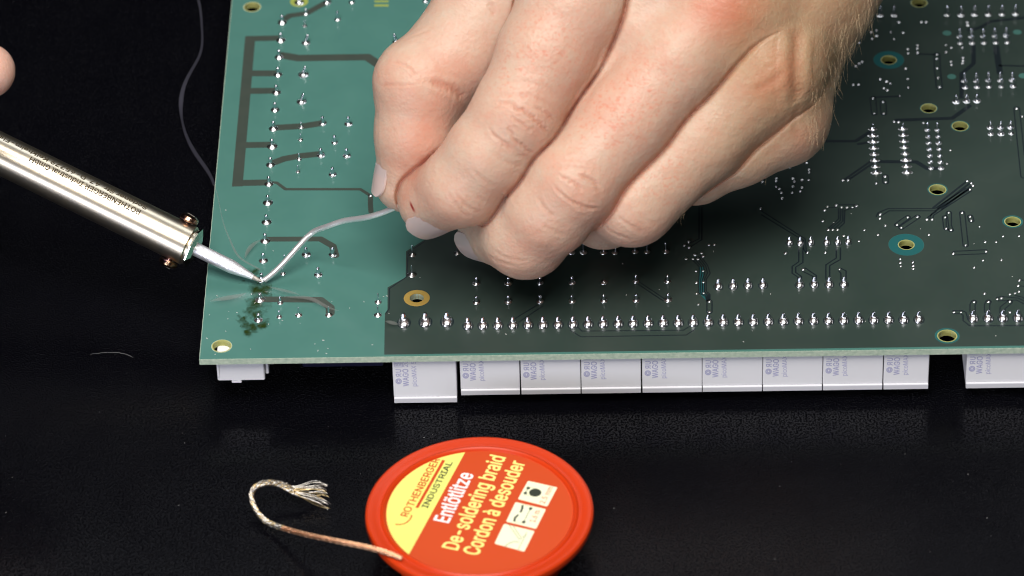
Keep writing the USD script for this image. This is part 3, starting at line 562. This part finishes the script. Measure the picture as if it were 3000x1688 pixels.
for pts, dp, wd in (
    ([(735, 522), (800, 535), (880, 585), (990, 690)], .42, .42), ([(755, 580), (800, 625), (850, 652), (870, 690)], .26, .36), ([(650, 640), (670, 690), (720, 728), (780, 775)], .26, .42), ([(745, 645), (790, 715), (850, 765), (900, 790)], .30, .38),
    ([(680, 520), (730, 510), (800, 520)], .2, .35), ([(900, 540), (960, 575), (1015, 620)], .25, .35), ([(640, 480), (760, 465), (900, 490), (1020, 585)], .16, .5), ([(620, 440), (780, 395), (940, 435), (1060, 520)], .12, .6), ([(690, 790), (760, 830), (850, 850)], .14, .5), ([(800, 800), (860, 800)], .15, .4), ([(860, 680), (890, 660)], .2, .35),
    ([(995, 880), (1050, 915), (1100, 945), (1150, 975)], .30, .38), ([(1105, 865), (1160, 890), (1240, 960)], .26, .38), ([(965, 930), (1010, 985), (1080, 1040), (1180, 1085)], .26, .4), ([(1075, 1020), (1140, 1055), (1230, 1065)], .28, .38), ([(890, 990), (920, 1050), (990, 1110)], .16, .5), ([(930, 870), (980, 840), (1080, 830), (1200, 870)], .14, .6), ([(1000, 800), (1120, 800), (1240, 860)], .1, .6),
    ([(480, 990), (540, 1045), (620, 1090)], .16, .4), ([(440, 970), (500, 1060), (560, 1110)], .12, .4), ([(560, 860), (640, 930), (720, 960)], .1, .5), ([(600, 1000), (640, 1030), (680, 1040)], .1, .4),
    ([(640, 1300), (720, 1340), (790, 1360)], .12, .45), ([(660, 1260), (760, 1320), (860, 1330)], .1, .4), ([(900, 1130), (960, 1170), (1060, 1200)], .12, .5),
    ([(365, 412), (450, 440), (510, 470), (548, 520)], .5, .8), ([(215, 312), (250, 335), (280, 375)], .18, .3), ([(90, 438), (160, 432), (280, 442)], .16, .35), ([(160, 300), (210, 312), (240, 330)], .15, .3), ([(650, 30), (690, 60), (700, 90)], .25, .5), ([(200, 200), (320, 150), (420, 110)], .08, .5)):
    fold('G', pts, dp, wd)
for pts, dp, wd in (([(20, 900), (80, 930), (115, 985)], .25, .5), ([(180, 1100), (240, 1150), (330, 1190)], .16, .5), ([(90, 1130), (160, 1190), (260, 1225)], .14, .5), ([(300, 1080), (360, 1130), (420, 1150)], .1, .5), ([(1113, 130), (1108, 300), (1105, 430), (1112, 545)], .9, 1.6), ([(880, 470), (980, 420), (1050, 350)], .22, .9),
                    ([(590, 1000), (700, 960), (820, 900)], .08, .6), ([(760, 760), (840, 830), (900, 850)], .08, .5), ([(900, 700), (980, 790)], .08, .5), ([(1110, 560), (1090, 650), (1120, 720)], .2, .8)):
    fold('F', pts, dp, wd)
v32 = V0.astype(np.float32); push = np.zeros(len(V)); dch_ = [chain(v32, L, 2.5) for L in (thumb, index, middle, ring, little)]
dch_[2] = smin(dch_[2], chain(v32, web, 2.), 4.); dpalm = np.min([chain(v32, L, 3.) for L in palm_c[1:]], axis=0)
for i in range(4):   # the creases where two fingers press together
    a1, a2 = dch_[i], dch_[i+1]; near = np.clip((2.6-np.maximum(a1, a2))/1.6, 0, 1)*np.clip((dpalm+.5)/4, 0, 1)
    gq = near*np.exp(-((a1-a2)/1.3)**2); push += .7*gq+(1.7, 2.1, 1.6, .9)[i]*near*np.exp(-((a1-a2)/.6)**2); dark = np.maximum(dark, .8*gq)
nz1 = meshkit.fbm(V0*.22, 3, 3)-.5; nz2 = meshkit.fbm(V0*.9, 3, 5)-.5
disp += .55*nz1*np.clip((CAM[2])/400, 0, 1)*.6+.10*nz2
V = V0+N*disp[:, None]+FW*push[:, None]
# skin tone: pale pink, redder over joints, pads and the knuckle, slightly mottled
tone = A([.575, .388, .292])*np.ones((len(V), 3)); red = np.zeros(len(V)); warm = np.zeros(len(V))
def blush(zk, x, y, rad, amt, to=None):
    c = V0[surf(*z2s(zk, x, y))]; d = np.linalg.norm(V0-c, axis=1); (red if to is None else to)[:] += amt*np.exp(-(d/rad)**2)
for a in (('G', 350, 620, 7, .5), ('G', 300, 830, 8, .5), ('G', 230, 960, 5, .5), ('G', 500, 400, 8, .4), ('G', 880, 640, 7, .30), ('G', 1130, 1000, 7, .35), ('G', 120, 380, 5, .3), ('F', 740, 30, 8, .9), ('F', 690, 90, 7, .5), ('F', 1010, 390, 6, .55), ('F', 900, 470, 5, .3),
          ('G', 420, 1080, 6, .3), ('F', 190, 480, 12, .35), ('F', 1150, 720, 8, .35), ('F', 250, 1170, 7, .2), ('G', 1000, 200, 10, .2), ('G', 850, 1250, 8, .25)): blush(*a)
for a in (('F', 1150, 300, 18, .8), ('F', 1250, 100, 22, .9), ('F', 980, 150, 14, .5), ('F', 700, 900, 16, .3), ('F', 900, 760, 12, .4)): blush(*a, to=warm)
mott = meshkit.fbm(V0*.35, 4, 11)-.5; mott2 = meshkit.fbm(V0*1.3, 3, 21)-.5
pores = np.clip((meshkit.fbm(V0*1.7, 2, 41)-.56)*6, 0, 1)*np.max([np.exp(-(np.linalg.norm(V0-V0[surf(*z2s(zk, x, y))], axis=1)/r)**2) for zk, x, y, r in (('G', 930, 200, 11), ('G', 780, 350, 8), ('F', 140, 560, 12), ('F', 300, 450, 10), ('F', 420, 900, 8))], axis=0)
red = np.clip(red+.75*pores+.75*mott+.5*mott2, -.25, 1.2)[:, None]; warm = np.clip(warm, 0, 1)[:, None]
tone = tone*(1+red*(A([.03, -.30, -.36])))*(1+warm*A([-.22, -.27, -.42]))
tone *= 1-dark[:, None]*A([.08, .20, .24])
cut = V0[surf(*z2s('G', 258, 1052))]; dd = (V0-cut); ca = RT*.5-UP*.86; al = dd@ca; pe = np.linalg.norm(dd-al[:, None]*ca, axis=1)
k = (np.exp(-(pe/.42)**4-(al/1.25)**4))[:, None]; tone = tone*(1-k)+A([.30, .012, .01])*k
person = thing('person', 'bare hands of a person, one pinching solder wire above the board', 'person', H(2200, 100, -10))
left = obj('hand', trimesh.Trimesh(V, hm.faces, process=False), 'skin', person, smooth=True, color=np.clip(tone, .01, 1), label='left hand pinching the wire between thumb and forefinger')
def nail(parent, c, a, n, L, W, R, lift=.10):
    a = a/np.linalg.norm(a); n = n-a*(n@a); n /= np.linalg.norm(n); s = np.cross(a, n); top, f = [], []
    nu, nv = 15, 15
    for j in range(nv):
        t = j/(nv-1); wv = W*(1-.10*(1-t))*math.sqrt(max(.02, 1-max(0, (t-.72)/.30)**2*.8))*math.sqrt(max(.05, 1-max(0, (.22-t)/.24)**2*.75))
        for i in range(nu):
            th = (2*i/(nu-1)-1)*wv/(2*R); top.append(c+a*((t-.5)*L)+s*R*math.sin(th)+n*(R*math.cos(th)-R+lift-.9*(t-.4)**2))
    top = A(top); bot = top-n*.45; v = np.vstack([top, bot]); o = len(top)
    def q(i, j): return j*nu+i
    for j in range(nv-1):
        for i in range(nu-1):
            p0, p1, p2, p3 = q(i, j), q(i+1, j), q(i+1, j+1), q(i, j+1); f += [(p0, p2, p1), (p0, p3, p2), (p0+o, p1+o, p2+o), (p0+o, p2+o, p3+o)]
    rim = [q(i, 0) for i in range(nu)]+[q(nu-1, j) for j in range(1, nv)]+[q(i, nv-1) for i in range(nu-2, -1, -1)]+[q(0, j) for j in range(nv-2, 0, -1)]
    for p0, p1 in zip(rim, rim[1:]+rim[:1]): f += [(p0, p1, p1+o), (p0, p1+o, p0+o)]
    m = trimesh.Trimesh(v, A(f), process=False); m.fix_normals(); return obj('fingernail', m, 'nail', parent, smooth=45)
def img(x, y, w): v = RT*x-UP*y-FW*w; return v/np.linalg.norm(v)
def on_skin(o, n):
    t = np.arange(0, 16, .1); s = hand_sdf((o+t[:, None]*n).astype(np.float32)); return o+n*t[np.argmax(s > 0)]
for T_, D_, n_, L, W, R, off in ((index[-1][0], index[-2][0], img(-.25, .93, .28), 11.0, 11.0, 7.6, .30), (middle[-1][0], middle[-2][0], img(-.62, .70, .35), 11.5, 11.0, 7.4, .30), (thumb[-1][0], thumb[-2][0], img(-.96, -.1, .20), 13.5, 11.0, 7.4, .9)):
    a = T_-D_; a /= np.linalg.norm(a); n = n_-a*(n_@a); n /= np.linalg.norm(n); c0 = T_-a*off*4
    nail(left, on_skin(c0, n), a, n, L, W, R)
# fine fair hairs along the outer edge and the back of the hand
def hairs(parent, centres, n, length, rad, name, label):
    pts, cnt, wid = [], [], []
    for _ in range(n):
        zk, x, y, sx, sy = centres[rng.integers(len(centres))]
        i = surf(*(A(z2s(zk, x, y))+A([sx, sy])*rng.standard_normal(2)), 6.)
        p = V[i]; nn = N[i]; d = img(-.25+.3*rng.standard_normal(), 1, .1)+.9*nn*rng.uniform(.2, 1); d -= nn*(d@nn)*.45; d /= np.linalg.norm(d)
        L = length*rng.uniform(.5, 1.2); bend = (rng.standard_normal(3)*.25+A([0, 0, -.25]))
        for t in (0, .33, .66, 1.): pts.append((p+d*L*t+bend*L*t*t*.5-nn*.1-base_of(parent))*.001); wid.append(rad*(1-.75*t)*.002)
        cnt.append(4)
    c = UsdGeom.BasisCurves.Define(stage, numbered(path(parent), name)); c.CreateTypeAttr('linear'); c.CreatePointsAttr(Vt.Vec3fArray.FromNumpy(A(pts, np.float32))); c.CreateCurveVertexCountsAttr(cnt)
    c.CreateWidthsAttr(Vt.FloatArray.FromNumpy(A(wid, np.float32))); c.SetWidthsInterpolation('vertex'); UsdShade.MaterialBindingAPI.Apply(c.GetPrim()).Bind(MT['hair']); tag(c, kind='stuff')
hairs(left, [('F', 1440, 60, 25, 35), ('F', 1390, 150, 25, 35), ('F', 1330, 260, 25, 40), ('F', 1280, 380, 22, 45), ('F', 1235, 520, 18, 45), ('F', 1200, 640, 15, 25), ('F', 1250, 200, 60, 80), ('F', 1150, 60, 90, 60), ('F', 1000, 120, 70, 60)], 260, 4.2, .02, 'arm_hair', '')
hairs(left, [('F', 520, 1080, 10, 15), ('G', 320, 130, 20, 25), ('G', 250, 220, 15, 20), ('F', 750, 930, 60, 20)], 40, 2., .016, 'arm_hair', '')
# right hand: one fingertip reaches into the picture above the iron
rf = A([0., 0, 0]); ro = P(-30, 205, ZB+62)
fd = img(-1, .05, .1)
fpts = [(P(-36, 208, ZB+62), 6.3), (P(-36, 208, ZB+62)+img(-1, .0, -.25)*11, 8.3), (P(-36, 208, ZB+62)+img(-1, .08, -.3)*28, 9.2), (P(-36, 208, ZB+62)+img(-1, .3, -.3)*62, 10.4)]
fa = A([q for q, _ in fpts]); fm = mesh_sdf(lambda p: chain(p, fpts, 3.), fa.min(0)-14, fa.max(0)+14, .8); trimesh.smoothing.filter_taubin(fm, iterations=6)
fv = A(fm.vertices); mt = (meshkit.fbm(fv*.35, 4, 31)-.5)[:, None]
tip_red = np.exp(-(np.linalg.norm(fv-fpts[0][0], axis=1)/9)**2)[:, None]
rt = obj('hand', fm, 'skin', person, smooth=True, color=A([.66, .41, .33])*(1+(.5*mt+.3*tip_red)*A([.03, -.3, -.36])), label='fingertip of the right hand at the left edge of the picture')
fd0 = fpts[0][0]-fpts[1][0]; fd0 /= np.linalg.norm(fd0); fn_ = img(-.1, .62, .75); fn_ -= fd0*(fn_@fd0); fn_ /= np.linalg.norm(fn_)
nail(rt, fpts[0][0]-fd0*2.0+fn_*6.9, fd0, fn_, 10.5, 9.5, 7.0)
# ------------------------------------------------------------------ spool of braid
ZS = 12.0
sl_, sr_ = P(1069, 1495, ZS), P(1740, 1492, ZS); so = (sl_+sr_)/2; so[2] = 0; SR = np.linalg.norm(sr_-sl_)/2
so[1] = (P(1404, 1276, ZS)[1]-SR)*.6+so[1]*.4
spool = thing('braid_spool', 'round orange-red spool with yellow and red printed label lying on the table', 'spool', so)
obj('lid', lathe([(SR-6.5, 9.4), (SR-1.2, 9.4), (SR-.25, 9.9), (SR, 10.7), (SR-.15, 11.6), (SR-.6, 12.0), (SR-1.3, 12.05), (SR-2.2, 11.65), (SR-3.0, 11.45), (SR-3.35, 11.5), (SR-3.6, 11.85), (SR-4.0, 12.0), (SR-4.35, 11.8), (SR-4.6, 11.35), (SR-5.0, 11.3), (0, 11.3)], so, n=96), 'red', spool, smooth=35)
obj('hub', lathe([(0, 2.6), (SR-7, 2.6), (SR-7, 9.4), (0, 9.4)], so, n=64), 'copper', spool, smooth=30, label='braid wound between the flanges')
obj('flange', lathe([(0, 0), (SR-6.5, 0), (SR-6, .4), (SR-6, 1.2), (SR-6.2, 2.4), (SR-7, 2.6), (0, 2.6)], so, n=96), 'red', spool, smooth=35)
ZL = 11.3; LR = SR-4.65
def S2(x, y): return P(*z2s('S', x, y), ZL+.05)[:2]
lc = so[:2]
lab = obj('label', extrude(circ(lc, LR-.05, 96), ZL-.02, ZL+.06), 'redlabel', spool)
c0, c1 = S2(1200, 185), S2(660, 1165); dch = (c1-c0)/np.linalg.norm(c1-c0); nch = A([dch[1], -dch[0]])
if nch[0] > 0: nch = -nch
half = Polygon([c0-dch*40, c1+dch*40, c1+dch*40+nch*60, c0-dch*40+nch*60])
obj('yellow_field', extrude(circ(lc, LR-.15, 96).intersection(half), ZL+.05, ZL+.075), 'yellow', lab)
def stext(s, p0, p1, cap, m, bold=True, z=.095):
    """Lettering from baseline point p0 to baseline point p1 of the label (window S); cap is a point at the capitals' top above p0."""
    a, b, c = S2(*p0), S2(*p1), S2(*cap); X = (b-a)/np.linalg.norm(b-a); Y = A([-X[1], X[0]]); h = abs((c-a)@Y)
    obj('lettering', text_on(s, (*a, ZL+.07), (*X, 0), (*Y, 0), h, np.linalg.norm(b-a), .03, bold), m, lab)
tq = lambda x, y: ((1150+x/5.366-1000)*3.22, (1330+y/5.366-1250)*3.22)
stext('ROTHENBERGER', tq(228, 1005), tq(742, 95), tq(117, 975), 'redlabel', True)
stext('INDUSTRIAL', tq(545, 862), tq(945, 140), tq(455, 838), 'blacktext', True)
stext('Entlötlitze', tq(872, 1105), tq(1268, 338), tq(640, 1050), 'whitetext')
stext('De-soldering braid', (1090, 1178), (1545, 300), (950, 1135), 'yellowtext')
stext('Cordon à desouder', (1285, 1225), (1735, 348), (1145, 1185), 'yellowtext')
def sline(pts, w, m, z0=.07, z1=.1):
    return obj('printed_line', extrude(LineString([tuple(S2(*p)) for p in pts]).buffer(w, cap_style=2, join_style=1), ZL+z0, ZL+z1), m, lab)
sline([tq(382, 850), tq(805, 100)], .36, 'redlabel')
sline([tq(*p) for p in ((296, 962), (300, 985), (275, 1030), (225, 1080), (170, 1105), (100, 1112), (42, 1107))], .16, 'redlabel')
qq = lambda x, y: ((1440+x/6.0375-1000)*3.22, (1400+y/6.0375-1250)*3.22)
for cs in (((645, 55), (1165, 172), (985, 510), (468, 378)), ((425, 430), (962, 558), (788, 905), (258, 775)), ((222, 815), (762, 945), (580, 1308), (52, 1165))):
    obj('pictogram', extrude(Polygon([S2(*qq(*c)) for c in cs]).buffer(-.3).buffer(.3), ZL+.05, ZL+.08), 'cream', lab)
ce = S2(*qq(772, 265)); rr = np.linalg.norm(S2(*qq(880, 265))-S2(*qq(662, 265)))/2
obj('printed_dot', extrude(circ(ce, rr), ZL+.075, ZL+.1), 'blacktext', lab)
def qline(pts, w, m): sline([qq(*p) for p in pts], w, m)
qline([(548, 485), (545, 540), (512, 615)], .24, 'blacktext'); qline([(475, 655), (415, 710), (402, 775)], .24, 'blacktext')
qline([(690, 545), (570, 785)], .07, 'blacktext'); qline([(648, 185), (600, 270)], .07, 'blacktext'); qline([(555, 485), (740, 525)], .05, 'greytext'); qline([(405, 778), (590, 812)], .05, 'greytext')
qline([(620, 155), (790, 195)], .05, 'greytext'); qline([(560, 300), (740, 325)], .05, 'greytext')
for p in ((692, 548), (570, 783), (650, 185), (600, 272)): obj('printed_dot', extrude(circ(S2(*qq(*p)), .42), ZL+.075, ZL+.1), 'blacktext', lab)
qline([(310, 835), (495, 1095)], .09, 'greytext'); qline([(380, 850), (520, 1062)], .09, 'greytext'); qline([(625, 965), (470, 1275)], .09, 'greytext'); qline([(240, 1215), (310, 1160), (400, 1130), (490, 1140)], .12, 'greytext'); qline([(495, 1095), (560, 1045), (620, 1020)], .07, 'greytext')
def qtext(s, p0, p1, cap): stext(s, qq(*p0), qq(*p1), qq(*cap), 'redlabel', False)
qtext('2.5 mm', (935, 470), (1088, 185), (842, 440)); qtext('1.6 m', (765, 800), (862, 600), (665, 772))
# ------------------------------------------------------------------ loose end of the desoldering braid
bp = [(2262, 1228, 12.6), (2100, 1165, 12.9), (1950, 1118, 12.6), (1650, 1050, 11.5), (1300, 978, 9), (1000, 912, 6), (750, 840, 3.4), (600, 785, 2.4), (500, 715, 2.4), (425, 610, 3), (380, 500, 4), (375, 420, 5), (420, 330, 6.5), (500, 290, 7), (620, 275, 6.5), (750, 305, 5.5), (880, 370, 4.5), (970, 415, 3.6)]
cen = spline([P(*z2s('W', x, y), z) for x, y, z in bp], 220)
braid = thing('desoldering_braid', 'copper desoldering braid with tinned frayed end curling out of the orange spool', 'braid', cen[0])
T = np.gradient(cen, axis=0); T /= np.linalg.norm(T, axis=1)[:, None]; S_ = np.cross(T, [0, 0, 1.]); S_ /= np.linalg.norm(S_, axis=1)[:, None]; U_ = np.cross(S_, T)
s_arc = np.r_[0, np.cumsum(np.linalg.norm(np.diff(cen, axis=0), axis=1))]; split = 128
wv = np.interp(np.arange(220), [0, 12, 120, 150, 160, 175, 190, 219], [.36, .53, .53, .55, .42, .50, .78, .85])
for k in range(16):
    sg = 1 if k % 2 else -1; ph = 2*math.pi*(k//2)/8
    w = wv*np.cos(sg*s_arc*1.5+ph); hgt = .26*np.sin(sg*s_arc*1.5+ph)+.10*np.cos(2*(s_arc*1.5+ph*2))
    q = cen+S_*w[:, None]+U_*(hgt+.05*sg)[:, None]
    obj('strand', tube(q[:split], .17, 6), 'copper', braid, smooth=True); obj('strand', tube(q[split-1:], .19, 6), ('silver', 'brassy', 'silver')[k % 3], braid, smooth=True)
for k in range(25):
    t = rng.uniform(-1, 1); e = A([1320+25*rng.standard_normal(), 460+t*170+18*rng.standard_normal()]); 
    if rng.random() < .22: e = A([1290+rng.uniform(-20, 30), 290+rng.uniform(-10, 90)])
    st = 205+int(rng.integers(0, 14)); p0 = cen[st]+S_[st]*(.9*t)+U_[st]*rng.uniform(-.3, .3); p1 = P(*z2s('W', *e), max(.6, 3.2+rng.standard_normal()*1.2)); md = (p0+p1)/2+rng.standard_normal(3)*.35
    obj('frayed_strand', tube(spline([p0-T[st]*1.5, p0, md, p1], 14), np.linspace(.14, .07, 14), 5), ('silver', 'silver', 'brassy')[int(rng.integers(0, 3))], braid, smooth=True)
# ------------------------------------------------------------------ smoke, dust
yt = tip_end[1]+2
sp = [(1490, -40), (1520, 80), (1530, 200), (1533, 320), (1520, 400), (1460, 520), (1400, 640), (1372, 780), (1382, 920), (1430, 1070), (1500, 1190), (1570, 1290), (1622, 1400)]
spts = [PY(*z2s('K', *p), yt+6) for p in sp]
c = spline(spts, 120); ws = np.interp(np.linspace(0, 1, 120), [0, .2, .4, .55, .65, .8, .9, 1], [.6, .5, .65, 1.0, .5, .75, .75, .6])
sm = obj('smoke', tube(c, ws, 10, .6), 'smoke', smooth=True); tag(sm, 'thin winding thread of smoke rising against the black left of the board', 'smoke', kind='stuff')
tl = [spts[-1]]+[PY(*z2s('I', *p), yt+5-i*1.2) for i, p in enumerate(((1940, 720), (1990, 930), (2040, 1050), (2110, 1180), (2200, 1245), (2300, 1300)))]
c = spline(tl, 60); sm = obj('smoke_wisp', tube(c, np.interp(np.linspace(0, 1, 60), [0, .3, .55, .7, 1], [.2, .17, .3, .42, .3]), 8, .7), 'wisp', smooth=True); tag(sm, 'pale thread of smoke over the green mask between the iron collar and the board edge', 'smoke', kind='stuff')
for k, (pts, rd) in enumerate((([(530, 632), (620, 655), (700, 675), (745, 690)], .45), ([(640, 700), (730, 703), (810, 712), (880, 745), (960, 782), (1000, 792)], .6), ([(150, 730), (240, 712), (330, 695), (390, 675)], .7), ([(380, 445), (400, 395), (440, 350), (500, 320)], .6), ([(1310, 862), (1350, 872), (1400, 885)], .6))):
    c = spline([P(*z2s('B', *p), ZB+1.2) for p in pts], 30); w_ = obj('smoke_wisp', tube(c, rd*(.15+.85*np.sin(np.linspace(.1, math.pi-.1, 30))), 8, .6), 'wisp', smooth=True)
    tag(w_, ('bright wisp of smoke just below the hot joint', 'curved wisp of smoke over the lowest dark track', 'faint wisp of smoke left of the brown stain', 'faint wisp of smoke beside the iron tip', 'short pale wisp on the dark copper edge')[k], 'smoke', kind='stuff')
lf = obj('lint_fibre', tube(spline([P(265, 1038, .3), P(310, 1033, .5), P(350, 1034, .5), P(390, 1048, .3)], 24), .016, 5), 'lint', smooth=True); tag(lf, 'single pale fibre on the black table left of the board', 'fibre')
dm = []
for _ in range(45):
    x, y = rng.uniform(0, 3000), rng.uniform(900, 1680); p = P(x, y, .1)
    if p[1] > YF-1 and p[0] > XL-3: continue
    if np.linalg.norm(p[:2]-so[:2]) < SR+2: continue
    r = rng.uniform(.03, .10); m = trimesh.creation.icosphere(0, r); m.apply_scale([1, 1, .5]); m.apply_translation(p); dm.append(m)
ds = obj('dust', cat_(dm), 'lint'); tag(ds, 'pale dust specks scattered over the black table', 'dust', kind='stuff')
dm = []
for _ in range(55):
    x, y = (rng.uniform(600, 1140), rng.uniform(850, 1040)) if rng.random() < .6 else (rng.uniform(600, 2990), rng.uniform(600, 1020)); p = P(x, y, ZB+.07)
    m = bx(-.5, .5, -.5, .5, 0, .06); m.apply_scale([rng.uniform(.1, .5), rng.uniform(.07, .14), 1]); m.apply_transform(trimesh.transformations.rotation_matrix(rng.uniform(0, 3.1), [0, 0, 1])); m.apply_translation(p); dm.append(m)
ds = obj('dust', cat_(dm), 'lint'); tag(ds, 'tiny pale flecks and shavings lying on the circuit board', 'dust', kind='stuff')
